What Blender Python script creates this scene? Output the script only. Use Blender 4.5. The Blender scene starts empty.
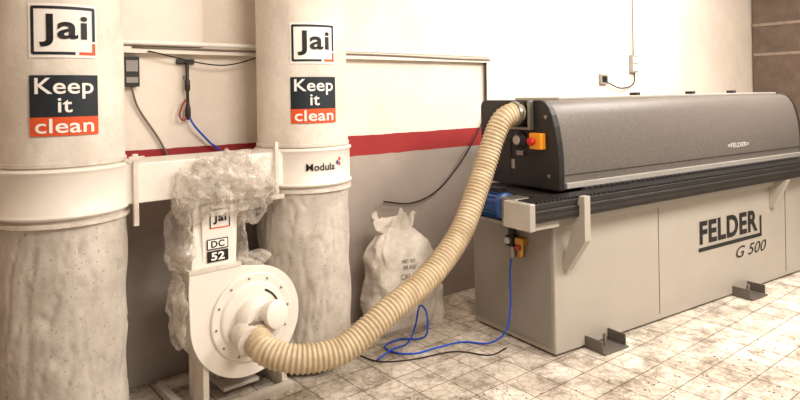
import bpy, math, random
from mathutils import Vector, Matrix, noise
from mathutils.bvhtree import BVHTree
random.seed(7)
sc = bpy.context.scene
COL = sc.collection
try:
    sc.view_settings.view_transform = 'Standard'
except Exception:
    pass

# ------------------------------------------------------------------ materials
def lin(c):
    return tuple(((v/255.0)/12.92 if v/255.0 <= 0.04045 else ((v/255.0+0.055)/1.055)**2.4) for v in c) + (1.0,)

def mat(name, rgb, rough=0.6, metal=0.0, var=0.0, vscale=6.0, bump=0.0, bscale=40.0, rgb2=None, spec=0.4, alpha=1.0, coat=0.0, speck=None, ramp=(.36,.64)):
    m = bpy.data.materials.new(name); m.use_nodes = True
    nt = m.node_tree; b = nt.nodes['Principled BSDF']
    b.inputs['Roughness'].default_value = rough
    b.inputs['Metallic'].default_value = metal
    b.inputs['Specular IOR Level'].default_value = spec
    b.inputs['Alpha'].default_value = alpha
    b.inputs['Coat Weight'].default_value = coat
    c = lin(rgb)
    b.inputs['Base Color'].default_value = c
    tc = nt.nodes.new('ShaderNodeTexCoord')
    out = None
    if var > 0 or rgb2:
        n = nt.nodes.new('ShaderNodeTexNoise'); n.inputs['Scale'].default_value = vscale
        n.inputs['Detail'].default_value = 6; n.inputs['Roughness'].default_value = 0.65
        nt.links.new(tc.outputs['Object'], n.inputs['Vector'])
        r = nt.nodes.new('ShaderNodeValToRGB')
        r.color_ramp.elements[0].position = ramp[0]; r.color_ramp.elements[1].position = ramp[1]
        c2 = lin(rgb2) if rgb2 else tuple(v*(1-var) for v in c[:3])+(1,)
        r.color_ramp.elements[0].color = c2; r.color_ramp.elements[1].color = c
        nt.links.new(n.outputs['Fac'], r.inputs['Fac'])
        nt.links.new(r.outputs['Color'], b.inputs['Base Color'])
        out = r.outputs['Color']
    if speck and out:
        n4 = nt.nodes.new('ShaderNodeTexNoise'); n4.inputs['Scale'].default_value = speck[0]; n4.inputs['Detail'].default_value = 3
        nt.links.new(tc.outputs['Object'], n4.inputs['Vector'])
        r4 = nt.nodes.new('ShaderNodeValToRGB'); r4.color_ramp.elements[0].position = speck[1]; r4.color_ramp.elements[1].position = speck[1]+.06
        r4.color_ramp.elements[0].color=(0,0,0,1); r4.color_ramp.elements[1].color=(1,1,1,1)
        nt.links.new(n4.outputs['Fac'], r4.inputs['Fac'])
        mx = nt.nodes.new('ShaderNodeMix'); mx.data_type='RGBA'
        nt.links.new(r4.outputs['Color'], mx.inputs['Factor']); nt.links.new(out, mx.inputs['A'])
        mx.inputs['B'].default_value = lin(speck[2])
        nt.links.new(mx.outputs['Result'], b.inputs['Base Color'])
    if bump > 0:
        n2 = nt.nodes.new('ShaderNodeTexNoise'); n2.inputs['Scale'].default_value = bscale
        n2.inputs['Detail'].default_value = 5
        nt.links.new(tc.outputs['Object'], n2.inputs['Vector'])
        bp = nt.nodes.new('ShaderNodeBump'); bp.inputs['Strength'].default_value = bump
        bp.inputs['Distance'].default_value = 0.01
        nt.links.new(n2.outputs['Fac'], bp.inputs['Height'])
        nt.links.new(bp.outputs['Normal'], b.inputs['Normal'])
    return m

M = {}
M['fabric'] = mat('bag_fabric', (232,224,212), 0.9, vscale=3.5, rgb2=(212,202,189), bump=0.4, bscale=22, speck=(90,.67,(190,177,164)))
M['lowbag'] = mat('lower_bag_cloth', (206,197,186), 0.8, vscale=5, bump=0.7, bscale=12, rgb2=(176,166,155), speck=(75,.63,(158,147,136)))
M['white'] = mat('white_enamel', (238,230,219), 0.32, var=0.07, vscale=4)
M['white2'] = mat('white_enamel_worn', (228,218,206), 0.45, vscale=7, rgb2=(200,189,176))
M['grey'] = mat('grey_enamel', (174,166,155), 0.36, var=0.06, vscale=3)
M['greyend'] = mat('grey_enamel_end_shaded', (146,139,131), 0.45, var=0.1, vscale=3)  # cabinet end's shade put into a darker enamel; also plain grey for fittings
M['hood'] = mat('hood_textured', (108,101,95), 0.42, vscale=170, rgb2=(80,74,69), bump=0.08, bscale=220, ramp=(.40,.60))
M['black'] = mat('black_plastic', (34,31,29), 0.42, var=0.2)
M['rubber'] = mat('black_rubber', (38,35,33), 0.6, var=0.2)
M['dark'] = mat('dark_steel', (62,57,53), 0.45, metal=0.4, var=0.2)
M['steel'] = mat('steel', (150,143,135), 0.35, metal=0.7, var=0.15)
M['foot'] = mat('foot_steel', (112,104,96), 0.45, metal=0.4, var=0.2)
M['alu'] = mat('aluminium', (190,184,176), 0.35, metal=0.5, var=0.1)
M['ink'] = mat('black_ink', (22,20,22), 0.5)
M['orange'] = mat('orange_red', (218,84,38), 0.5)
M['red'] = mat('red_button', (190,30,24), 0.4)
M['yellow'] = mat('yellow_box', (232,150,34), 0.5)
M['paper'] = mat('white_label', (244,238,230), 0.5)
M['labelblue'] = mat('dark_label', (26,34,42), 0.5)
M['blue'] = mat('blue_motor', (36,74,128), 0.4, var=0.2)
M['bluetube'] = mat('blue_air_tube', (30,84,200), 0.35)
M['wire'] = mat('cable_black', (40,34,30), 0.6)
M['brass'] = mat('brass', (190,140,70), 0.35, metal=0.8)
M['sack'] = mat('woven_sack', (232,224,212), 0.5, vscale=10, rgb2=(204,194,181), bump=0.5, bscale=50)
M['print'] = mat('faded_print', (112,104,98), 0.6, var=0.2)
M['printred'] = mat('faded_print_red', (170,96,84), 0.6, var=0.2)
M['wood'] = mat('cabinet_wood', (112,94,80), 0.6, var=0.3, vscale=5)
M['wood2'] = mat('cabinet_front', (150,132,118), 0.6, var=0.2, vscale=7)
M['chips'] = mat('chips', (134,112,90), 0.9, var=0.3)
M['sticker'] = mat('logo_grey', (200,196,190), 0.4)
M['darkred'] = mat('dark_red', (150,52,44), 0.6)
M['ledge'] = mat('ledge_plaster', (236,227,214), 0.8, var=0.05)
M['conduit'] = mat('grey_conduit', (120,106,94), 0.6, var=0.1)
M['pipe'] = mat('white_pipe', (244,240,232), 0.4, var=0.05)
M['hose'] = mat('hose_plastic', (208,189,158), 0.5, vscale=12, rgb2=(184,163,132))

def mat_plastic():
    m = bpy.data.materials.new('clear_film'); m.use_nodes = True
    nt = m.node_tree; b = nt.nodes['Principled BSDF']
    b.inputs['Base Color'].default_value = lin((228,218,206))
    b.inputs['Roughness'].default_value = 0.10
    b.inputs['Specular IOR Level'].default_value = 1.0
    lw = nt.nodes.new('ShaderNodeLayerWeight'); lw.inputs['Blend'].default_value=0.35
    tc = nt.nodes.new('ShaderNodeTexCoord')
    n = nt.nodes.new('ShaderNodeTexNoise'); n.inputs['Scale'].default_value = 12; n.inputs['Detail'].default_value = 5
    nt.links.new(tc.outputs['Object'], n.inputs['Vector'])
    mr = nt.nodes.new('ShaderNodeMapRange')
    mr.inputs['From Min'].default_value = 0.42; mr.inputs['From Max'].default_value = 0.66
    mr.inputs['To Min'].default_value = 0.04; mr.inputs['To Max'].default_value = 0.40
    nt.links.new(n.outputs['Fac'], mr.inputs['Value'])
    ad = nt.nodes.new('ShaderNodeMath'); ad.operation='MULTIPLY_ADD'; ad.use_clamp=True; ad.inputs[1].default_value=0.55
    nt.links.new(lw.outputs['Facing'], ad.inputs[0]); nt.links.new(mr.outputs['Result'], ad.inputs[2])
    nt.links.new(ad.outputs[0], b.inputs['Alpha'])
    return m
M['film'] = mat_plastic()

def mat_wall():
    m = bpy.data.materials.new('painted_wall'); m.use_nodes = True
    nt = m.node_tree; b = nt.nodes['Principled BSDF']; b.inputs['Roughness'].default_value = 0.75
    g = nt.nodes.new('ShaderNodeNewGeometry')
    sp = nt.nodes.new('ShaderNodeSeparateXYZ'); nt.links.new(g.outputs['Position'], sp.inputs[0])
    n = nt.nodes.new('ShaderNodeTexNoise'); n.inputs['Scale'].default_value = 2.2; n.inputs['Detail'].default_value = 8
    n.inputs['Roughness'].default_value = 0.7
    nt.links.new(g.outputs['Position'], n.inputs['Vector'])
    n3 = nt.nodes.new('ShaderNodeTexNoise'); n3.inputs['Scale'].default_value = 9
    nt.links.new(g.outputs['Position'], n3.inputs['Vector'])
    ma = nt.nodes.new('ShaderNodeMath'); ma.operation='MULTIPLY_ADD'; ma.inputs[1].default_value=0.012
    nt.links.new(n3.outputs['Fac'], ma.inputs[0]); nt.links.new(sp.outputs['Z'], ma.inputs[2])
    dv = nt.nodes.new('ShaderNodeMath'); dv.operation='DIVIDE'; dv.inputs[1].default_value=4.0
    nt.links.new(ma.outputs[0], dv.inputs[0])
    r = nt.nodes.new('ShaderNodeValToRGB'); r.color_ramp.interpolation='CONSTANT'
    e = r.color_ramp.elements
    e[0].position=0; e[0].color=lin((170,158,149))
    e[1].position=1.138/4; e[1].color=lin((156,38,40))
    x=e.new(1.272/4); x.color=lin((238,226,212))
    nt.links.new(dv.outputs[0], r.inputs['Fac'])
    rr = nt.nodes.new('ShaderNodeValToRGB'); rr.color_ramp.elements[0].position=0.3; rr.color_ramp.elements[1].position=0.62
    rr.color_ramp.elements[0].color=(0.84,0.82,0.80,1); rr.color_ramp.elements[1].color=(1,1,1,1)
    nt.links.new(n.outputs['Fac'], rr.inputs['Fac'])
    mx = nt.nodes.new('ShaderNodeMix'); mx.data_type='RGBA'; mx.blend_type='MULTIPLY'; mx.inputs['Factor'].default_value=0.8
    nt.links.new(r.outputs['Color'], mx.inputs['A']); nt.links.new(rr.outputs['Color'], mx.inputs['B'])
    nt.links.new(mx.outputs['Result'], b.inputs['Base Color'])
    bp = nt.nodes.new('ShaderNodeBump'); bp.inputs['Strength'].default_value=0.25; bp.inputs['Distance'].default_value=0.01
    n2 = nt.nodes.new('ShaderNodeTexNoise'); n2.inputs['Scale'].default_value=14; n2.inputs['Detail'].default_value=6
    nt.links.new(g.outputs['Position'], n2.inputs['Vector']); nt.links.new(n2.outputs['Fac'], bp.inputs['Height'])
    nt.links.new(bp.outputs['Normal'], b.inputs['Normal'])
    return m
M['wall'] = mat_wall()
M['ceil'] = mat('ceiling_paint', (240,234,224), 0.9, var=0.05)

def mat_floor():
    m = bpy.data.materials.new('mosaic_tiles'); m.use_nodes = True
    nt = m.node_tree; b = nt.nodes['Principled BSDF']; b.inputs['Roughness'].default_value = 0.85
    b.inputs['Specular IOR Level'].default_value = 0.2
    tc = nt.nodes.new('ShaderNodeTexCoord')
    br = nt.nodes.new('ShaderNodeTexBrick'); br.offset=0.0; br.squash=1.0
    br.inputs['Scale'].default_value=1.0; br.inputs['Brick Width'].default_value=0.21; br.inputs['Row Height'].default_value=0.21
    br.inputs['Mortar Size'].default_value=0.004; br.inputs['Mortar Smooth'].default_value=0.4
    br.inputs['Color1'].default_value=lin((238,230,218)); br.inputs['Color2'].default_value=lin((214,204,190)); br.inputs['Mortar'].default_value=lin((146,132,116))
    nt.links.new(tc.outputs['Object'], br.inputs['Vector'])
    v = nt.nodes.new('ShaderNodeTexVoronoi'); v.feature='DISTANCE_TO_EDGE'; v.inputs['Scale'].default_value=15
    nt.links.new(tc.outputs['Object'], v.inputs['Vector'])
    vr = nt.nodes.new('ShaderNodeValToRGB'); vr.color_ramp.elements[0].position=0.0; vr.color_ramp.elements[0].color=(0.64,0.60,0.55,1)
    vr.color_ramp.elements[1].position=0.09; vr.color_ramp.elements[1].color=(1,1,1,1)
    nt.links.new(v.outputs['Distance'], vr.inputs['Fac'])
    m1 = nt.nodes.new('ShaderNodeMix'); m1.data_type='RGBA'; m1.blend_type='MULTIPLY'; m1.inputs['Factor'].default_value=0.7
    nt.links.new(br.outputs['Color'], m1.inputs['A']); nt.links.new(vr.outputs['Color'], m1.inputs['B'])
    def dirt(scale,lo,hi,dark,fac,src):
        n = nt.nodes.new('ShaderNodeTexNoise'); n.inputs['Scale'].default_value = scale; n.inputs['Detail'].default_value = 10; n.inputs['Roughness'].default_value = 0.8
        nt.links.new(tc.outputs['Object'], n.inputs['Vector'])
        nr = nt.nodes.new('ShaderNodeValToRGB'); nr.color_ramp.elements[0].position=lo; nr.color_ramp.elements[0].color=dark
        nr.color_ramp.elements[1].position=hi; nr.color_ramp.elements[1].color=(1,1,1,1)
        nt.links.new(n.outputs['Fac'], nr.inputs['Fac'])
        m2 = nt.nodes.new('ShaderNodeMix'); m2.data_type='RGBA'; m2.blend_type='MULTIPLY'; m2.inputs['Factor'].default_value=fac
        nt.links.new(src, m2.inputs['A']); nt.links.new(nr.outputs['Color'], m2.inputs['B'])
        return m2.outputs['Result']
    o1=dirt(4.5,.40,.53,(0.42,0.38,0.34,1),.85,m1.outputs['Result'])
    o2=dirt(1.3,.40,.60,(0.60,0.57,0.53,1),.8,o1)
    o3=dirt(24,.34,.46,(0.42,0.38,0.35,1),.7,o2)
    nt.links.new(o3, b.inputs['Base Color'])
    bp = nt.nodes.new('ShaderNodeBump'); bp.inputs['Strength'].default_value=0.3; bp.inputs['Distance'].default_value=0.004
    nt.links.new(br.outputs['Fac'], bp.inputs['Height']); bp.invert=True
    nt.links.new(bp.outputs['Normal'], b.inputs['Normal'])
    return m
M['floor'] = mat_floor()

# ------------------------------------------------------------------ geometry helpers
def empty(name, loc=(0,0,0), rotz=0.0):
    o = bpy.data.objects.new(name, None); o.location = loc; o.rotation_euler=(0,0,rotz)
    o.empty_display_size=0.1; COL.objects.link(o); return o

def mk(name, verts, faces, m, parent=None, smooth=False, bevel=0.0, loc=None, rotz=None, autos=None, recalc=True):
    me = bpy.data.meshes.new(name); me.from_pydata([tuple(v) for v in verts], [], faces)
    me.validate(); me.update()
    import bmesh
    if recalc:
        bm = bmesh.new(); bm.from_mesh(me); bmesh.ops.recalc_face_normals(bm, faces=bm.faces); bm.to_mesh(me); bm.free()
    me.materials.append(M[m] if isinstance(m,str) else m)
    o = bpy.data.objects.new(name, me); COL.objects.link(o)
    if parent: o.parent = parent
    if loc: o.location = loc
    if rotz is not None: o.rotation_euler=(0,0,rotz)
    if smooth:
        for p in me.polygons: p.use_smooth=True
    if autos:
        me.set_sharp_from_angle(angle=math.radians(autos))
    if bevel>0:
        b = o.modifiers.new('bevel','BEVEL'); b.width=bevel; b.segments=2; b.limit_method='ANGLE'
    return o

def boxg(x0,x1,y0,y1,z0,z1):
    v=[(x0,y0,z0),(x1,y0,z0),(x1,y1,z0),(x0,y1,z0),(x0,y0,z1),(x1,y0,z1),(x1,y1,z1),(x0,y1,z1)]
    f=[(0,3,2,1),(4,5,6,7),(0,1,5,4),(1,2,6,5),(2,3,7,6),(3,0,4,7)]
    return v,f
def box(name,x0,x1,y0,y1,z0,z1,m,parent=None,bevel=0.0,**k):
    v,f=boxg(x0,x1,y0,y1,z0,z1); return mk(name,v,f,m,parent,bevel=bevel,**k)
def boxes(name, lst, m, parent=None, bevel=0.0, **k):
    V=[];F=[]
    for b in lst:
        v,f=boxg(*b); n=len(V); V+=v; F+=[tuple(i+n for i in q) for q in f]
    return mk(name,V,F,m,parent,bevel=bevel,**k)

def frame_of(d):
    d=d.normalized(); up=Vector((0,0,1)) if abs(d.z)<0.95 else Vector((1,0,0))
    a=d.cross(up).normalized(); b=a.cross(d).normalized(); return a,b
def lathe(name, p0, axis, prof, m, parent=None, seg=40, autos=35, noisef=None):
    p0=Vector(p0); ax=Vector(axis).normalized(); a,b=frame_of(ax)
    V=[];F=[]
    for (t,r) in prof:
        for i in range(seg):
            th=2*math.pi*i/seg
            rr = r if noisef is None else noisef(t,r,th)
            V.append(p0+ax*t+a*(rr*math.cos(th))+b*(rr*math.sin(th)))
    for j in range(len(prof)-1):
        for i in range(seg):
            i2=(i+1)%seg
            F.append((j*seg+i,j*seg+i2,(j+1)*seg+i2,(j+1)*seg+i))
    F.append(tuple(range(seg))); F.append(tuple((len(prof)-1)*seg+i for i in range(seg)))
    return mk(name,V,F,m,parent,smooth=True,autos=autos)
def cyl(name,p0,p1,r,m,parent=None,seg=28,bev=0.0):
    p0=Vector(p0);p1=Vector(p1);L=(p1-p0).length
    if bev>0: pr=[(0,r-bev),(bev,r),(L-bev,r),(L,r-bev)]
    else: pr=[(0,r),(L,r)]
    return lathe(name,p0,p1-p0,pr,m,parent,seg)

def crom(pts, n=16):
    P=[Vector(p) for p in pts]; P=[P[0]*2-P[1]]+P+[P[-1]*2-P[-2]]
    out=[]
    for i in range(1,len(P)-2):
        p0,p1,p2,p3=P[i-1:i+3]
        for k in range(n):
            t=k/n
            out.append(0.5*((2*p1)+(p2-p0)*t+(2*p0-5*p1+4*p2-p3)*t*t+(3*p1-p0-3*p2+p3)*t**3))
    out.append(P[-2]); return out
def resample(pts, step):
    out=[pts[0]]; acc=0
    for i in range(len(pts)-1):
        a=pts[i];b=pts[i+1];L=(b-a).length
        if L<1e-9: continue
        d=step-acc
        while d<=L:
            out.append(a.lerp(b,d/L)); d+=step
        acc=L-(d-step)
    return out
def sweep(name, pts, rf, m, parent=None, seg=10):
    V=[];F=[];n=len(pts)
    t=(pts[1]-pts[0]).normalized(); a,_=frame_of(t)
    for i,p in enumerate(pts):
        t=(pts[min(i+1,n-1)]-pts[max(i-1,0)]).normalized()
        a=(a-t*a.dot(t)).normalized(); b=t.cross(a)
        r=rf(i) if callable(rf) else rf
        for k in range(seg):
            th=2*math.pi*k/seg; V.append(p+a*(r*math.cos(th))+b*(r*math.sin(th)))
    for j in range(n-1):
        for k in range(seg):
            k2=(k+1)%seg; F.append((j*seg+k,j*seg+k2,(j+1)*seg+k2,(j+1)*seg+k))
    F.append(tuple(range(seg))); F.append(tuple((n-1)*seg+k for k in range(seg)))
    return mk(name,V,F,m,parent,smooth=True)
def tube(name, pts, r, m, parent=None, seg=8, n=12):
    return sweep(name, crom(pts,n), r, m, parent, seg)

def prism_x(name, prof, x0, x1, m, parent=None, bevel=0.0, smooth=False, autos=None):
    n=len(prof); V=[(x0,y,z) for y,z in prof]+[(x1,y,z) for y,z in prof]
    F=[tuple(range(n)),tuple(range(2*n-1,n-1,-1))]+[(i,(i+1)%n,n+(i+1)%n,n+i) for i in range(n)]
    return mk(name,V,F,m,parent,bevel=bevel,smooth=smooth,autos=autos)
def prism_y(name, prof, y0, y1, m, parent=None, bevel=0.0, smooth=False, autos=None):
    n=len(prof); V=[(x,y0,z) for x,z in prof]+[(x,y1,z) for x,z in prof]
    F=[tuple(range(n)),tuple(range(2*n-1,n-1,-1))]+[(i,(i+1)%n,n+(i+1)%n,n+i) for i in range(n)]
    return mk(name,V,F,m,parent,bevel=bevel,smooth=smooth,autos=autos)

def textgeo(body, w, h, bold=0.0, shear=0.0):
    cu=bpy.data.curves.new('t','FONT'); cu.body=body; cu.size=1; cu.offset=bold; cu.shear=shear
    cu.space_character = 1.0+bold*2.2
    cu.align_x='CENTER'; cu.align_y='CENTER'; cu.extrude=0.0; cu.resolution_u=5
    o=bpy.data.objects.new('t',cu); COL.objects.link(o)
    bpy.context.view_layer.update()
    dg=bpy.context.evaluated_depsgraph_get()
    me=bpy.data.meshes.new_from_object(o.evaluated_get(dg))
    V=[v.co.copy() for v in me.vertices]; F=[tuple(p.vertices) for p in me.polygons]
    bpy.data.objects.remove(o); bpy.data.curves.remove(cu); bpy.data.meshes.remove(me)
    xs=[v.x for v in V]; ys=[v.y for v in V]
    cx=(min(xs)+max(xs))/2; cy=(min(ys)+max(ys))/2; sw=max(xs)-min(xs); sh=max(ys)-min(ys)
    sx=w/sw; sy=h/sh if h else sx
    return [((v.x-cx)*sx,(v.y-cy)*sy) for v in V],F
def rectgeo(w,h,n=12,cx=0,cy=0):
    V=[];F=[]
    for i in range(n+1):
        x=cx-w/2+w*i/n; V+=[(x,cy-h/2),(x,cy+h/2)]
    for i in range(n): F.append((2*i,2*i+2,2*i+3,2*i+1))
    return V,F
def on_cyl(name, geo, c, R, phi, z, m, parent, eps):
    V,F=geo
    W=[(c[0]+(R+eps)*math.cos(phi+x/R), c[1]+(R+eps)*math.sin(phi+x/R), z+y) for x,y in V]
    return mk(name,W,F,m,parent)
def on_plane(name, geo, x0, y0, z0, m, parent):
    V,F=geo
    return mk(name,[(x0+x,y0,z0+y) for x,y in V],F,m,parent)

# ------------------------------------------------------------------ room (frame: x along back wall, y behind it)
WA=math.atan2(.625,.78)
room_loc=(.40,4.83,0)
def wallobj(name,x0,x1,y0,y1,z0,z1,m):
    return box(name,x0,x1,y0,y1,z0,z1,m,None,loc=room_loc,rotz=WA)
wallobj('floor',-5,8.2,-8,0.3,-0.1,0,'floor')
wallobj('wall_back',-5,8.2,0.0,0.25,0,3.4,'wall')
wallobj('wall_right',8.0,8.2,-8,0.0,0,3.4,'wall')
wallobj('wall_left',-5,-4.8,-8,0.0,0,3.4,'wall')
wallobj('ceiling',-5,8.2,-8,0.25,3.4,3.5,'ceil')
wallobj('trim_1',-4.8,-1.99,-0.05,0.0,1.84,3.4,'ledge')
wallobj('trim_2',-4.8,0.39,-0.06,0.0,1.80,1.835,'ledge')
TR=empty('trim_3',room_loc,WA)
tube('shadow_cable',[(-2.38,-.066,1.83),(-1.5,-.066,1.825),(-.8,-.066,1.83),(0,-.066,1.82),(.37,-.066,1.82)],.006,'conduit',TR)
tube('white_pipe',[(-4.7,-.075,1.855),(-2.5,-.075,1.855),(-1.2,-.075,1.855),(.36,-.075,1.85)],.013,'pipe',TR)

def R2W(s,d,z):
    return Vector((.40+s*.7804+d*.6253, 4.83+s*.6253-d*.7804, z))

# ------------------------------------------------------------------ dust collector
DCL=(-1.033,3.225,0); DCR=math.radians(40.76)
DC=empty('dust_collector',DCL,DCR)
R=.260
SL,SR=-.655,.610
def bagnoise(seed,amp,vert=1.0):
    def f(t,r,th):
        p=Vector((math.cos(th)*1.6,math.sin(th)*1.6,t*2.2*vert+seed))
        q=Vector((math.cos(th)*5,math.sin(th)*5,t*3+seed*3))
        return r+amp*noise.noise(p)+amp*.5*noise.noise(q)
    return f
def softfold(seed,amp):
    def f(t,r,th):
        p=Vector((math.cos(th)*1.3,math.sin(th)*1.3,t*1.6+seed))
        q=Vector((math.cos(th)*4+t*2.5,math.sin(th)*4-t*1.2,t*2.6+seed*3))
        v=abs(noise.noise(q))
        q2=Vector((math.cos(th)*8,math.sin(th)*8,t*8+seed))
        env=min(1,t/.15)*min(1,max(0,(1.03-t)/.12))
        return r+env*(amp*noise.noise(p)-amp*1.2*max(0,.12-v)*3+amp*.22*noise.noise(q2))
    return f
for k,(sx,phi) in enumerate(((SL,math.radians(-99)),(SR,math.radians(-107)))):
    n=str(k+1)
    prof=[(0,.252),(.02,R)]+[(.02+1.22*i/50,R) for i in range(1,51)]+[(1.27,.252),(1.30,.225),(1.32,.18),(1.33,.06)]
    lathe('filter_bag_'+n,(sx,0,1.26),(0,0,1),prof,'fabric',DC,72,60,bagnoise(k*5+1,.004))
    prof=[(0,.20),(.02,.238),(.05,.258)]+[(.05+.94*i/80,.264+.004*math.sin(i*.22+k)) for i in range(1,81)]+[(1.03,.262)]
    lathe('collection_bag_'+n,(sx,0,.03),(0,0,1),prof,'lowbag',DC,140,60,softfold(k*9+3,.020))
    prof=[(0,.266),(.004,.276),(.012,.280),(.02,.276),(.026,.270),(.185,.270),(.192,.276),(.200,.280),(.208,.276),(.212,.264)]
    lathe('metal_ring_'+n,(sx,0,1.055),(0,0,1),prof,'white',DC,72,50)
    lathe('bag_clamp_'+n,(sx,0,1.272),(0,0,1),[(0,.260),(.003,.267),(.018,.267),(.02,.260)],'white2',DC,64,40)
    lathe('bag_clamp_low_'+n,(sx,0,1.022),(0,0,1),[(0,.268),(.003,.276),(.018,.276),(.02,.264)],'white2',DC,64,40)
    lathe('bag_bottom_'+n,(sx,0,0.0),(0,0,1),[(0,.15),(.02,.2),(.06,.24)],'lowbag',DC,48,50)
    c=(sx,0); lw=.262; lh=.225; zc=1.842; RR=R+.003
    on_cyl('logo_white_'+n,rectgeo(lw,lh,14),c,RR,phi,zc,'paper',DC,.002)
    t=.012
    for q,g in enumerate((rectgeo(lw*.9,t,14,0,lh*.42),rectgeo(t,lh*.86,2,-lw*.44,0),rectgeo(t,lh*.62,2,lw*.44,lh*.12),rectgeo(lw*.6,t,10,-lw*.14,-lh*.42))):
        on_cyl('logo_frame_%s_%d'%(n,q),g,c,RR,phi,zc,'labelblue',DC,.004)
    on_cyl('logo_corner_a_'+n,rectgeo(t,lh*.2,2,lw*.44,-lh*.33),c,RR,phi,zc,'orange',DC,.0045)
    on_cyl('logo_corner_b_'+n,rectgeo(lw*.25,t,5,lw*.34,-lh*.42),c,RR,phi,zc,'orange',DC,.0045)
    on_cyl('logo_text_'+n,textgeo('Jai',lw*.68,lh*.60,.022),c,RR,phi,zc,'ink',DC,.005)
    zc=1.532; lh=.25; lw=.262
    on_cyl('label_dark_'+n,rectgeo(lw,lh*.70,14,0,lh*.15),c,RR,phi,zc,'labelblue',DC,.002)
    on_cyl('label_red_'+n,rectgeo(lw,lh*.31,14,0,-lh*.35),c,RR,phi,zc,'orange',DC,.0025)
    on_cyl('label_t1_'+n,textgeo('Keep',lw*.84,lh*.35,.012),c,RR,phi,zc+lh*.28,'paper',DC,.005)
    on_cyl('label_t2_'+n,textgeo('it',lw*.2,lh*.24,.012),c,RR,phi,zc+lh*.0,'paper',DC,.005)
    on_cyl('label_t3_'+n,textgeo('clean',lw*.84,lh*.24,.012),c,RR,phi,zc-lh*.34,'paper',DC,.005)
on_cyl('ring_text',textgeo('Modula',.17,.040,.012),(SR,0),.273,math.radians(-101),1.165,'ink',DC,.002)
on_cyl('ring_mark_a',rectgeo(.014,.02,1,.105,.012),(SR,0),.273,math.radians(-101),1.17,'blue',DC,.002)
on_cyl('ring_mark_b',rectgeo(.014,.02,1,.123,.03),(SR,0),.273,math.radians(-101),1.17,'orange',DC,.002)
on_cyl('ring_mark_c',rectgeo(.014,.02,1,.123,.004),(SR,0),.273,math.radians(-101),1.17,'orange',DC,.002)
box('manifold',-.47,.44,-.15,.15,1.07,1.255,'white',DC,.006)
boxes('manifold_flanges',[(-.485,-.46,-.17,.17,1.04,1.28),(.43,.455,-.17,.17,1.04,1.28)],'white',DC,.003)
boxes('bracket_straps',[(-.40,-.378,-.172,-.15,.97,1.30),(.33,.35,-.172,-.15,1.03,1.31),(-.42,-.35,-.175,-.168,1.27,1.29),(.30,.38,-.175,-.168,1.005,1.03)],'white2',DC,.002)
def loft(name, secs, m, parent, bevel=0):
    V=[];F=[]
    for (x0,x1,y0,y1,z) in secs: V+=[(x0,y0,z),(x1,y0,z),(x1,y1,z),(x0,y1,z)]
    for j in range(len(secs)-1):
        for i in range(4):
            k=(i+1)%4; F.append((4*j+i,4*j+k,4*j+4+k,4*j+4+i))
    F.append((0,3,2,1)); n=4*(len(secs)-1); F.append((n,n+1,n+2,n+3))
    return mk(name,V,F,m,parent,bevel=bevel)
loft('outlet_duct',[(-.15,.08,-.20,.0,.70),(-.14,.09,-.19,.0,.80),(-.12,.11,-.17,.02,1.00),(-.12,.11,-.16,.03,1.08)],'white',DC,.004)
boxes('duct_flange',[(-.17,.10,-.22,.02,.705,.725),(-.145,.135,-.19,.05,1.035,1.055)],'white2',DC,.002)
box('duct_label_backing',-.09,.07,-.1955,-.17,.73,1.02,'white',DC)
lx=.0
on_plane('duct_logo_plate',rectgeo(.105,.09,1),lx,-.196,.955,'paper',DC)
on_plane('duct_logo_frame_a',rectgeo(.105,.006,1,0,.045),lx,-.1975,.955,'ink',DC)
on_plane('duct_logo_frame_b',rectgeo(.006,.09,1,-.05,0),lx,-.1975,.955,'ink',DC)
on_plane('duct_logo_frame_c',rectgeo(.006,.09,1,.05,0),lx,-.1975,.955,'ink',DC)
on_plane('duct_logo_frame_d',rectgeo(.105,.006,1,0,-.045),lx,-.1975,.955,'orange',DC)
on_plane('duct_logo_text',textgeo('Jai',.07,.055,.03),lx,-.198,.955,'ink',DC)
on_plane('duct_plate_dc',rectgeo(.11,.052,1),lx-.015,-.201,.832,'ink',DC)
on_plane('duct_plate_dc_in',rectgeo(.10,.042,1),lx-.015,-.2018,.832,'paper',DC)
on_plane('duct_text_dc',textgeo('DC',.07,.034,.03),lx-.015,-.2025,.832,'ink',DC)
on_plane('duct_plate_52',rectgeo(.11,.055,1),lx-.015,-.201,.772,'ink',DC)
on_plane('duct_text_52',textgeo('52',.07,.04,.03),lx-.015,-.2025,.772,'paper',DC)
cx,cz=.155,.435
prof=[]
for i in range(0,49):
    th=math.radians(75-  (75+180)*i/48); r=.245+.06*i/48
    prof.append((cx+r*math.cos(th),cz+r*math.sin(th)))
prof.append((-.155,.60)); prof.append((-.15,.71)); prof.append((.08,.71)); prof.append((.105,.69))
prism_y('scroll_housing',prof,-.20,-.01,'white',DC,.006)
def offs(p,k):
    return [(cx+(x-cx)*k, cz+(z-cz)*k) for x,z in p]
prism_y('scroll_flange_front',offs(prof,1.05),-.215,-.203,'white',DC,.002)
prism_y('scroll_flange_back',offs(prof,1.05),-.012,-.0,'white',DC,.002)
lathe('inlet_plate',(cx,-.213,cz),(0,-1,0),[(0,.222),(.012,.222),(.016,.216),(.016,.18),(.026,.172),(.03,.165),(.03,.10)],'white',DC,56,30)
V=[];F=[]
for i in range(12):
    a=2*math.pi*i/12+.1
    v,f=boxg(cx+.199*math.cos(a)-.005,cx+.199*math.cos(a)+.005,-.236,-.227,cz+.199*math.sin(a)-.005,cz+.199*math.sin(a)+.005)
    k=len(V);V+=v;F+=[tuple(j+k for j in q) for q in f]
mk('inlet_bolts',V,F,'steel',DC,bevel=.002)
on=[]
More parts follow.
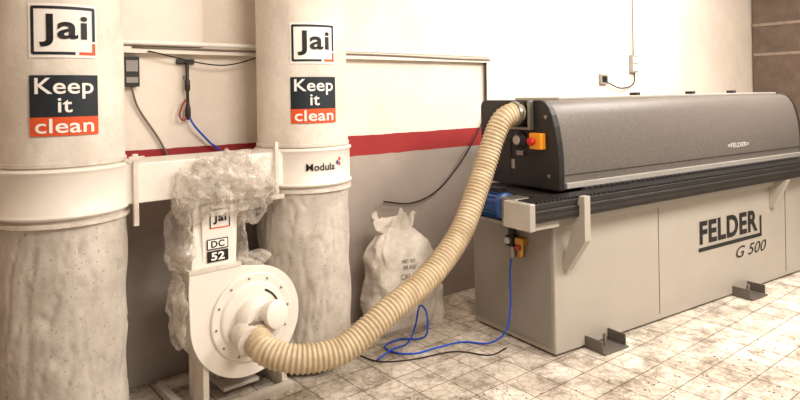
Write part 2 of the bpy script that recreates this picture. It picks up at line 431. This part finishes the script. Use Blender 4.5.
for i in range(13):
    a=math.radians(20+45*i/12)
    on+= [(cx+.138*math.cos(a),-.2455,cz+.138*math.sin(a)),(cx+.148*math.cos(a),-.2455,cz+.148*math.sin(a))]
mk('arrow_mark',on,[(2*i,2*i+1,2*i+3,2*i+2) for i in range(12)],'wire',DC)
lathe('inlet_collar',(cx,-.24,cz),(0,-1,0),[(0,.105),(.03,.105),(.05,.098),(.07,.075)],'white',DC,40,40)
lathe('inlet_port_cap',(cx+.045,-.28,cz+.02),(.25,-1,.15),[(0,.062),(.05,.062),(.055,.070),(.085,.070),(.095,.05)],'white',DC,32,35)
lathe('inlet_port_cap2',(cx-.0,-.27,cz-.055),(.25,-.9,-.25),[(0,.05),(.04,.05),(.045,.057),(.07,.057),(.08,.04)],'white',DC,32,35)
lathe('inlet_port_hose',(cx-.075,-.26,cz-.05),(-.02,-1,-.2),[(0,.066),(.07,.066),(.07,.07),(.10,.07)],'white2',DC,32,35)
lathe('motor',(cx,0.0,cz),(0,1,0),[(0,.10),(.02,.115),(.03,.105),(.26,.105),(.27,.112),(.31,.105),(.32,.05)],'blue',DC,32,30)
boxes('base_frame',[(-.18,.38,-.24,-.20,.0,.04),(-.18,.38,.20,.24,.0,.04),(-.18,-.14,-.20,.20,.0,.04),(.34,.38,-.20,.20,.0,.04),
   (-.10,-.07,-.20,-.02,.04,.30),(.33,.36,-.20,-.02,.04,.28),(.05,.25,-.1,.20,.04,.06),(.07,.10,.04,.2,.06,.34),(.20,.23,.04,.2,.06,.34)],'white2',DC,.003)
boxes('silo_legs',[(SL-.02,SL+.02,.28,.32,0,1.20),(SR-.02,SR+.02,.28,.32,0,1.20)],'white2',DC,.002)
boxes('silo_leg_ties',[(SL-.02,SL+.02,.25,.32,1.14,1.18),(SR-.02,SR+.02,.25,.32,1.14,1.18)],'white2',DC,.002)

# crinkled clear plastic film around duct head
FILM=empty('plastic_wrap',DCL,DCR)
def crumple(name, c, s, seed, amp, seg=(84,56)):
    V=[];F=[];nu,nv=seg
    for j in range(nv+1):
        ph=math.pi*j/nv
        for i in range(nu):
            th=2*math.pi*i/nu
            d=Vector((math.sin(ph)*math.cos(th),math.sin(ph)*math.sin(th),math.cos(ph)))
            p=Vector((d.x*s[0],d.y*s[1],d.z*s[2]))
            q=p*15+Vector((seed,seed*.7,0))
            w=noise.voronoi(q)[0]; w2=noise.voronoi(p*34+Vector((0,seed,seed)))[0]
            off=amp*((w[0])*1.3+(w2[0])*.5-.55)+amp*.9*noise.noise(p*7+Vector((seed,0,0)))
            V.append((c[0]+p.x+d.x*off,c[1]+p.y+d.y*off,c[2]+p.z+d.z*off))
    for j in range(nv):
        for i in range(nu):
            i2=(i+1)%nu; F.append((j*nu+i,j*nu+i2,(j+1)*nu+i2,(j+1)*nu+i))
    return mk(name,V,F,'film',FILM,smooth=True,autos=18)
crumple('film_head',(.05,-.21,1.13),(.20,.08,.10),3,.07)
crumple('film_bunch',(.05,-.22,1.16),(.12,.07,.09),5,.07)
crumple('film_left',(-.11,-.20,1.10),(.09,.08,.12),11,.065)
crumple('film_right',(.21,-.18,1.06),(.09,.08,.12),23,.07)
crumple('film_tail_left',(-.17,-.12,.90),(.03,.09,.20),17,.045)
crumple('film_tail_right',(.125,-.12,.86),(.03,.09,.17),19,.035)
crumple('film_fan_left',(-.19,-.11,.52),(.02,.09,.17),29,.03)
crumple('film_fan_top',(.20,-.12,.71),(.10,.07,.02),37,.03)

# ------------------------------------------------------------------ suction hose
hp=[(-.752,3.088,.385),(-.72,3.035,.365),(-.665,2.975,.335),(-.54,2.95,.305),(-.40,2.98,.30),(-.268,3.05,.325),(-.072,3.2,.44),(.148,3.4,.56),(.335,3.6,.74),(.455,3.75,.967),(.53,3.83,1.14),(.588,3.87,1.29),(.645,3.90,1.385),(.72,3.935,1.42),(.785,3.965,1.415)]
pts=resample(crom(hp,20),.0038)
HO=empty('suction_hose',(0,0,0))
def hr(i):
    ph=(i%6)/6.0
    return .062+.009*(0.5+0.5*math.cos(2*math.pi*ph))
sweep('hose_body',pts,hr,'hose',HO,24)
lathe('hose_clamp_fan',pts[6],(pts[14]-pts[4]),[(0,.072),(.002,.076),(.018,.076),(.02,.072)],'steel',HO,32,35)
lathe('hose_clamp_machine',pts[-20],(pts[-10]-pts[-20]),[(0,.072),(.002,.078),(.022,.078),(.024,.072)],'steel',HO,32,35)

# ------------------------------------------------------------------ edge banding machine
MA=math.atan2(.547,.838)
EB=empty('edge_banding_machine',(.883,3.617,0),MA)
L=3.0
box('lower_cabinet',0,L,0,.73,.012,.80,'grey',EB,.008)
box('end_cover_panel',-.008,0.0,.02,.71,.05,.78,'greyend',EB,.002)  # darker than the front: shading of this side is in its colour
boxes('panel_seams',[(.995,.999,-.002,.004,.05,.76),(2.70,2.705,-.002,.004,.05,.76),(0.01,L-.01,-.002,.004,.765,.770)],'dark',EB)
box('bed',-.02,L+.05,.0,.72,.80,.93,'dark',EB,.006)
box('bed_front_profile',-.02,L+.05,-.035,0,.775,.835,'grey',EB,.004)
box('rail_profile',-.30,L+.2,-.13,-.03,.835,.905,'dark',EB,.006)
box('rail_track',-.29,L+.2,-.12,.02,.905,.94,'rubber',EB,.004)
V=[];F=[]
x=-.28
while x<L+.18:
    v,f=boxg(x,x+.022,-.115,.0,.94,.953); k=len(V);V+=v;F+=[tuple(j+k for j in q) for q in f]; x+=.032
mk('rail_pads',V,F,'black',EB)
boxes('rail_grooves',[(-.295,L+.195,-.1335,-.13,.850,.856),(-.295,L+.195,-.1335,-.13,.884,.890)],'black',EB)
box('rail_end_block',-.335,-.29,-.145,.06,.80,.95,'alu',EB,.006)
box('rail_end_block_low',-.29,-.06,-.10,.12,.79,.835,'grey',EB,.005)
prism_x('rail_bracket',[(-.170,.955),(-.13,.955),(-.04,.66),(-.0,.56),(-.0,.50),(-.03,.50),(-.170,.70)],.07,.12,'grey',EB,.003)
prism_x('rail_bracket_far',[(-.14,.83),(-.0,.83),(-.0,.60),(-.03,.60)],2.45,2.50,'grey',EB,.003)
hp_=[(.05,.985)]
for (y,z) in [(.048,1.05),(.050,1.15),(.060,1.25),(.078,1.34),(.100,1.41),(.125,1.455),(.155,1.485),(.195,1.50)]: hp_.append((y,z))
hp_+= [(.70,1.50),(.73,1.49),(.745,1.46),(.745,.96),(.05,.96)]
prism_x('hood',hp_,.15,L+.08,'hood',EB,smooth=True,autos=30)
def off(p,d):
    return [((y-.4)*(1+d)+.4,(z-1.23)*(1+d)+1.23) for y,z in p]
prism_x('hood_end_plate',off(hp_,.015),.10,.15,'black',EB,.006)
prism_x('hood_end_far',off(hp_,.012),L+.08,L+.12,'black',EB,.006)
box('hood_lower_trim',.16,L+.08,.035,.055,.965,1.0,'alu',EB,.003)
box('hood_top_strip',.3,L+.05,.22,.62,1.50,1.518,'alu',EB,.004)
boxes('hood_top_catches',[(1.2,1.25,.3,.36,1.518,1.54),(1.9,1.95,.3,.36,1.518,1.54),(2.5,2.55,.3,.36,1.518,1.54)],'black',EB,.004)
boxes('hood_seam',[(.16,L+.08,.0455,.052,1.045,1.049)],'black',EB)
V=[];F=[]
x=.3
while x<L:
    for i in range(10):
        th=2*math.pi*i/10
        V+= [(x+.022*math.cos(th),.02+.022*math.sin(th),.93),(x+.022*math.cos(th),.02+.022*math.sin(th),.968)]
    k=len(V)-20
    F+=[(k+2*i,k+(2*i+2)%20,k+(2*i+3)%20,k+2*i+1) for i in range(10)]+[tuple(k+2*i+1 for i in range(10))]
    x+=.052
mk('pressure_rollers',V,F,'rubber',EB)
lathe('suction_port',(.10,.35,1.415),(-1,0,0),[(0,.085),(.012,.085),(.012,.078),(.03,.078),(.03,.066),(.06,.066)],'black',EB,32,35)
boxes('suction_port_bracket',[(.06,.10,.245,.262,1.33,1.50),(.06,.10,.245,.455,1.318,1.334)],'steel',EB,.003)
box('estop_box',.055,.10,.145,.245,1.20,1.30,'yellow',EB,.006)
lathe('estop_button',(.055,.205,1.25),(-1,0,0),[(0,.018),(.02,.018),(.02,.026),(.035,.024),(.04,.016)],'red',EB,24,35)
lathe('control_knob',(.10,.36,1.25),(-1,0,0),[(0,.055),(.015,.055),(.02,.045),(.04,.040)],'dark',EB,24,35)
lathe('control_knob_face',(.06,.36,1.25),(-1,0,0),[(0,.030),(.004,.028)],'alu',EB,24,35)
box('control_lamp',.085,.10,.33,.39,1.15,1.18,'steel',EB,.003)
boxes('end_warning_stickers',[(.0985,.101,.42,.47,1.06,1.12),(.0985,.101,.52,.6,1.32,1.38)],'greyend',EB)
box('end_vent',.094,.101,.45,.64,1.02,1.26,'rubber',EB,.002)
cyl('end_screw_a',(.10,.12,1.04),(.092,.12,1.04),.012,'steel',EB,12)
cyl('end_screw_b',(.10,.14,1.40),(.092,.14,1.40),.012,'steel',EB,12)
lathe('feed_motor',(-.085,.28,.85),(0,1,0),[(0,.03),(.01,.068),(.02,.085),(.04,.085),(.045,.078),(.2,.078),(.205,.085),(.25,.08),(.26,.03)],'blue',EB,28,30)
V=[];F=[]
for i in range(16):
    a=2*math.pi*i/16
    v,f=boxg(-.003,.003,.34,.47,.072,.088)
    rm=Matrix.Rotation(a,4,'Y')
    v=[tuple(rm@Vector(q)+Vector((-.085,0,.85))) for q in v]
    k=len(V);V+=v;F+=[tuple(j+k for j in q) for q in f]
mk('motor_fins',V,F,'blue',EB)
box('gearbox',-.15,-.0,.17,.29,.78,.92,'steel',EB,.012)
cyl('gear_shaft',(-.07,.05,.85),(-.07,.2,.85),.022,'steel',EB)
box('motor_terminal',-.11,-.03,.36,.46,.925,.965,'black',EB,.006)
box('motor_mount',-.13,.0,.18,.58,.745,.768,'steel',EB,.003)
box('air_regulator_body',-.07,-.01,.28,.34,.60,.67,'black',EB,.008)
lathe('air_regulator_bowl',(-.04,.31,.60),(0,0,-1),[(0,.024),(.06,.024),(.075,.014)],'steel',EB,20,40)
lathe('air_regulator_knob',(-.04,.31,.67),(0,0,1),[(0,.022),(.035,.024),(.045,.018)],'black',EB,20,40)
lathe('air_gauge',(-.07,.31,.64),(-1,0,0),[(0,.02),(.015,.022),(.02,.018)],'alu',EB,20,40)
box('air_unit_valve',-.06,-.01,.20,.27,.62,.665,'brass',EB,.006)
box('air_unit_red_tag',-.065,-.03,.22,.26,.59,.62,'darkred',EB,.003)
lathe('air_unit_bowl2',(-.035,.235,.62),(0,0,-1),[(0,.02),(.07,.02),(.08,.01)],'brass',EB,20,40)
for i,x in enumerate((.36,2.0)):
    boxes('foot_%d'%(i+1),[(x-.11,x+.11,-.15,.08,0,.012),(x-.11,x-.10,-.13,-.0,.012,.075),(x+.10,x+.11,-.13,-.0,.012,.075)],'foot',EB,.002)
    cyl('foot_bolt_%d'%(i+1),(x,-.06,.01),(x,-.06,.08),.012,'steel',EB,12)
on_plane('brand_text',textgeo('FELDER',.79,.165,.036),1.87,-.003,.525,'ink',EB)
on_plane('brand_line',rectgeo(.86,.028,1),1.89,-.003,.405,'ink',EB)
on_plane('brand_line_v',rectgeo(.026,.16,1),2.31,-.0035,.475,'ink',EB)
on_plane('model_text',textgeo('G 500',.44,.085,.0,.3),2.17,-.003,.315,'rubber',EB)
on_plane('hood_badge',textgeo('=FELDER=',.30,.035,.02),2.1,.0465,1.12,'sticker',EB)

# ------------------------------------------------------------------ sack against wall
SK=empty('woven_sack',(-.015,4.15,0),WA)
V=[];F=[];nu=110;nv=70;H=.72
for j in range(nv+1):
    t=j/nv; z=H*t
    wx=.25*(0.92+.12*math.sin(math.pi*min(1,t*1.35))); wy=.13*(.9+.15*math.sin(math.pi*min(1,t*1.4)))
    if t>.70:
        k=(t-.70)/.30; kk=k*k*(3-2*k)
        wx*=(1-.52*min(1,kk*1.15)); wy*=(1-.62*min(1,kk*1.15))
    if t>.92: 
        k=(t-.92)/.08; wx*=1+.6*k; wy*=1-.3*k
    if t<.06: 
        s=.84+.16*(t/.06); wx*=s; wy*=s
    lean=.035*math.sin(t*2.6)-.03*t*t
    for i in range(nu):
        th=2*math.pi*i/nu; c,s=math.cos(th),math.sin(th)
        e=.55
        x=wx*math.copysign(abs(c)**e,c); y=wy*math.copysign(abs(s)**e,s)
        fold=.010*math.sin(th*11+3*noise.noise(Vector((c,s,t*3)))*2)*(0 if t<.6 else (t-.6)*2.5)
        w=noise.voronoi(Vector((x*7+z*2,y*7,z*6)))[0][0]
        w2=noise.voronoi(Vector((x*17,y*17,z*15-x*6)))[0][0]
        nz=((w-.4)*.034+(w2-.4)*.012)*min(1,t*5)+noise.noise(Vector((x*20,y*20,z*14)))*.005+fold
        k=1+nz/.15
        zz=z+(noise.noise(Vector((x*20,y*20,9)))*.12 if t>.88 else 0)*(t-.88)*8
        V.append((x*k-.015+lean,y*k+.02*t,max(0,zz)))
for j in range(nv):
    for i in range(nu):
        i2=(i+1)%nu; F.append((j*nu+i,j*nu+i2,(j+1)*nu+i2,(j+1)*nu+i))
F.append(tuple(range(nu))); F.append(tuple(nv*nu+i for i in range(nu)))
mk('sack_body',V,F,'sack',SK,smooth=True,autos=50)
bvh=BVHTree.FromPolygons([Vector(v) for v in V],F)
def sackface(name,body,w,h,x,z,m,tilt=0.0):
    g,f=textgeo(body,w,h,.008); W=[]
    for (a,b) in g:
        b=b+a*tilt
        hit=bvh.ray_cast(Vector((x+a,-1,z+b)),Vector((0,1,0)))
        yy=hit[0].y if hit[0] is not None else -.13
        W.append((x+a,yy-.006,z+b))
    mk(name,W,f,m,SK)
sackface('sack_print_a','NET WT.',.11,.022,-.03,.47,'print',-.08)
sackface('sack_print_b','50 KG',.10,.026,-.03,.43,'print',-.08)
sackface('sack_print_c','CALCIUM',.20,.034,.0,.37,'print',-.05)
sackface('sack_print_d','CARBONATE',.22,.032,.0,.32,'print',-.04)
sackface('sack_print_e','USE NO HOOKS',.22,.026,-.01,.25,'printred',.03)
sackface('sack_print_f','MADE IN INDIA',.20,.022,-.01,.20,'printred',.03)
V=[];F=[];nu=48;nv=24
for j in range(nv+1):
    t=j/nv; ph=math.pi/2*t
    for i in range(nu):
        th=2*math.pi*i/nu
        r=math.cos(ph)**.6 if t<1 else 0
        d=Vector((math.cos(th)*r*.09,math.sin(th)*r*.11,.32*math.sin(ph)))
        k=1+.25*(noise.voronoi(d*14)[0][0]-.4)
        V.append((d.x*k+.25,d.y*k,max(0,d.z*k)))
for j in range(nv):
    for i in range(nu):
        i2=(i+1)%nu; F.append((j*nu+i,j*nu+i2,(j+1)*nu+i2,(j+1)*nu+i))
F.append(tuple(range(nu)))
mk('slumped_side',V,F,'sack',SK,smooth=True,autos=50)

# ------------------------------------------------------------------ air tube on floor
AT=empty('air_tube',(0,0,0))
r=.006
tube('tube_main',[(.675,3.86,.55),(.66,3.83,.42),(.655,3.80,.25),(.62,3.78,.10),(.52,3.80,.02),(.36,3.86,r),(.2,3.78,r),(.06,3.70,r),(-.06,3.72,r),(-.12,3.82,r),(-.02,3.92,r),(.09,3.86,.03),(.14,3.80,.09),(.14,3.84,.20),(.10,3.90,.22),(.07,3.93,.08),(.02,3.86,r),(-.08,3.70,.03),(-.16,3.62,r)],r,'bluetube',AT,8,12)
CB=empty('power_cable',(0,0,0))
tube('cable_on_floor',[(-.3,3.72,r),(-.15,3.60,r),(.05,3.62,r),(.3,3.72,r),(.5,3.66,r),(.62,3.76,r)],.004,'wire',CB)

# ------------------------------------------------------------------ wall fittings
def wbox(name,s0,s1,d0,d1,z0,z1,m,parent,bevel=.003):
    return box(name,s0,s1,-d1,-d0,z0,z1,m,parent,bevel)
def wroot(name): return empty(name,room_loc,WA)
e=wroot('junction_box')
wbox('box_body',-2.42,-2.34,0.0,.05,1.62,1.78,'black',e)
boxes('box_breakers',[(-2.41,-2.35,-.056,-.05,1.70,1.76),(-2.41,-2.35,-.056,-.05,1.64,1.67)],'greyend',e)
e=wroot('air_pressure_gauge')
boxes('gauge_plate',[(-2.13,-2.03,-.02,0,1.745,1.775)],'dark',e,.003)
lathe('gauge_handle',(-2.08,-.04,1.76),(0,0,-1),[(0,.010),(.03,.011),(.10,.009),(.11,.015),(.16,.015),(.17,.008),(.24,.010),(.27,.016),(.31,.016),(.33,.006)],'dark',e,20,40)
boxes('gauge_mount',[(-2.09,-2.07,-.04,0,1.66,1.68)],'steel',e)
tube('gauge_coil',[(-2.08,-.04,1.45),(-2.11,-.05,1.43),(-2.13,-.05,1.46),(-2.11,-.05,1.52),(-2.09,-.05,1.55)],.005,'darkred',e)
e=wroot('compressed_air_line')
tube('line',[(-2.08,-.04,1.47),(-2.05,-.05,1.40),(-1.96,-.04,1.30),(-1.88,-.03,1.22),(-1.84,-.02,1.0)],.006,'bluetube',e)
e=wroot('electric_cable')
tube('box_cable',[(-2.38,-.03,1.625),(-2.34,-.02,1.50),(-2.22,-.02,1.30),(-2.15,-.02,1.1),(-2.1,-.02,.7)],.006,'conduit',e)
tube('cable_c',[(-2.3,-.07,1.81),(-1.9,-.07,1.74),(-1.6,-.07,1.81)],.004,'wire',e)
e=wroot('electric_cable.001')
tube('cable_a',[(.36,-.03,1.82),(.36,-.02,1.5),(.32,-.02,1.33),(.20,-.03,1.17),(.02,-.03,.98),(-.2,-.03,.82),(-.45,-.03,.76),(-.7,-.03,.80)],.006,'wire',e)
e=wroot('cable_conduit')
tube('pipe',[(.37,-.015,1.82),(.37,-.015,1.5),(.37,-.015,1.3)],.012,'conduit',e)
e=wroot('socket_outlet')
wbox('plate',1.98,2.10,0,.03,1.62,1.72,'greyend',e)
boxes('socket_face',[(2.00,2.08,-.033,-.03,1.64,1.70)],'black',e)
e=wroot('socket_outlet.001')
wbox('plate',2.52,2.64,0,.04,1.74,1.92,'greyend',e)
boxes('socket_face',[(2.54,2.62,-.044,-.04,1.76,1.82),(2.54,2.62,-.044,-.04,1.84,1.90)],'paper',e)
tube('socket_lead',[(2.58,-.03,1.74),(2.55,-.03,1.62),(2.3,-.04,1.58),(2.08,-.03,1.64)],.007,'wire',e)
tube('socket_feed',[(2.58,-.02,1.92),(2.58,-.02,2.3),(2.58,-.02,3.39)],.007,'conduit',e)

# ------------------------------------------------------------------ cabinet right rear
CA=empty('storage_cabinet',tuple(R2W(5.5,.62,0)),WA)
box('carcass',0,1.3,.02,.6,.06,2.75,'wood',CA,.005)
boxes('plinth',[(0.02,1.28,.05,.58,0,.06)],'dark',CA)
boxes('shelf_boards',[(-.01,1.31,-.0,.6,2.75,2.79),(-.012,1.31,-.02,.6,1.98,2.02),(-.012,1.31,-.02,.6,2.37,2.41)],'wood2',CA,.002)
boxes('doors',[(.03,.63,0,.02,.08,1.95),(.67,1.27,0,.02,.08,1.95),(.03,.63,0,.02,2.05,2.34),(.67,1.27,0,.02,2.05,2.34),(.03,.63,0,.02,2.44,2.72),(.67,1.27,0,.02,2.44,2.72)],'wood2',CA,.004)
boxes('handles',[(.57,.59,-.02,0,.95,1.1),(.71,.73,-.02,0,.95,1.1),(.28,.38,-.02,0,2.19,2.21),(.94,1.04,-.02,0,2.19,2.21)],'steel',CA,.002)

# ------------------------------------------------------------------ floor chips
V=[];F=[]
for i in range(420):
    if i<180: x=random.uniform(-.50,.9); y=random.uniform(2.4,3.2)
    else: x=random.uniform(.2,2.9); y=random.uniform(2.5,3.4)+max(0,(x-.9))*.45-.15
    s=random.uniform(.002,.008); a=random.uniform(0,6.28)
    c,sn=math.cos(a),math.sin(a); v,f=boxg(-s,s,-s*.5,s*.5,0,.003)
    v=[(x+q[0]*c-q[1]*sn,y+q[0]*sn+q[1]*c,q[2]) for q in v]
    k=len(V);V+=v;F+=[tuple(j+k for j in q) for q in f]
mk('wood_chips',V,F,'chips')

# ------------------------------------------------------------------ lights
def area(name,loc,target,size,power,col,sy=None):
    l=bpy.data.lights.new(name,'AREA'); l.energy=power; l.color=col; l.size=size
    if sy: l.shape='RECTANGLE'; l.size_y=sy
    o=bpy.data.objects.new(name,l); o.location=loc
    d=Vector(target)-Vector(loc); o.rotation_euler=d.to_track_quat('-Z','Y').to_euler(); COL.objects.link(o); return o
area('ceiling_light_front',(1.0,1.4,3.25),(0.2,3.6,.6),1.4,115,(1,.93,.85))
area('ceiling_light_rear',(3.2,5.0,3.3),(3.0,6.0,.8),1.6,205,(1,.945,.88))
area('ceiling_light_right',(3.2,2.6,3.2),(1.9,4.0,.5),1.3,175,(1,.93,.855))
w=bpy.data.worlds.new('world'); sc.world=w; w.use_nodes=True
w.node_tree.nodes['Background'].inputs['Color'].default_value=(1,.895,.79,1)
w.node_tree.nodes['Background'].inputs['Strength'].default_value=0.70

# ------------------------------------------------------------------ camera
cam=bpy.data.cameras.new('camera'); cam.sensor_width=36; cam.lens=36*620/800; cam.shift_y=-105/800
co=bpy.data.objects.new('camera',cam); COL.objects.link(co)
co.matrix_world=Matrix.Translation((0,0,1.55))@Matrix.Rotation(math.radians(90),4,'X')@Matrix.Rotation(math.radians(-1.0),4,'Z')
sc.camera=co
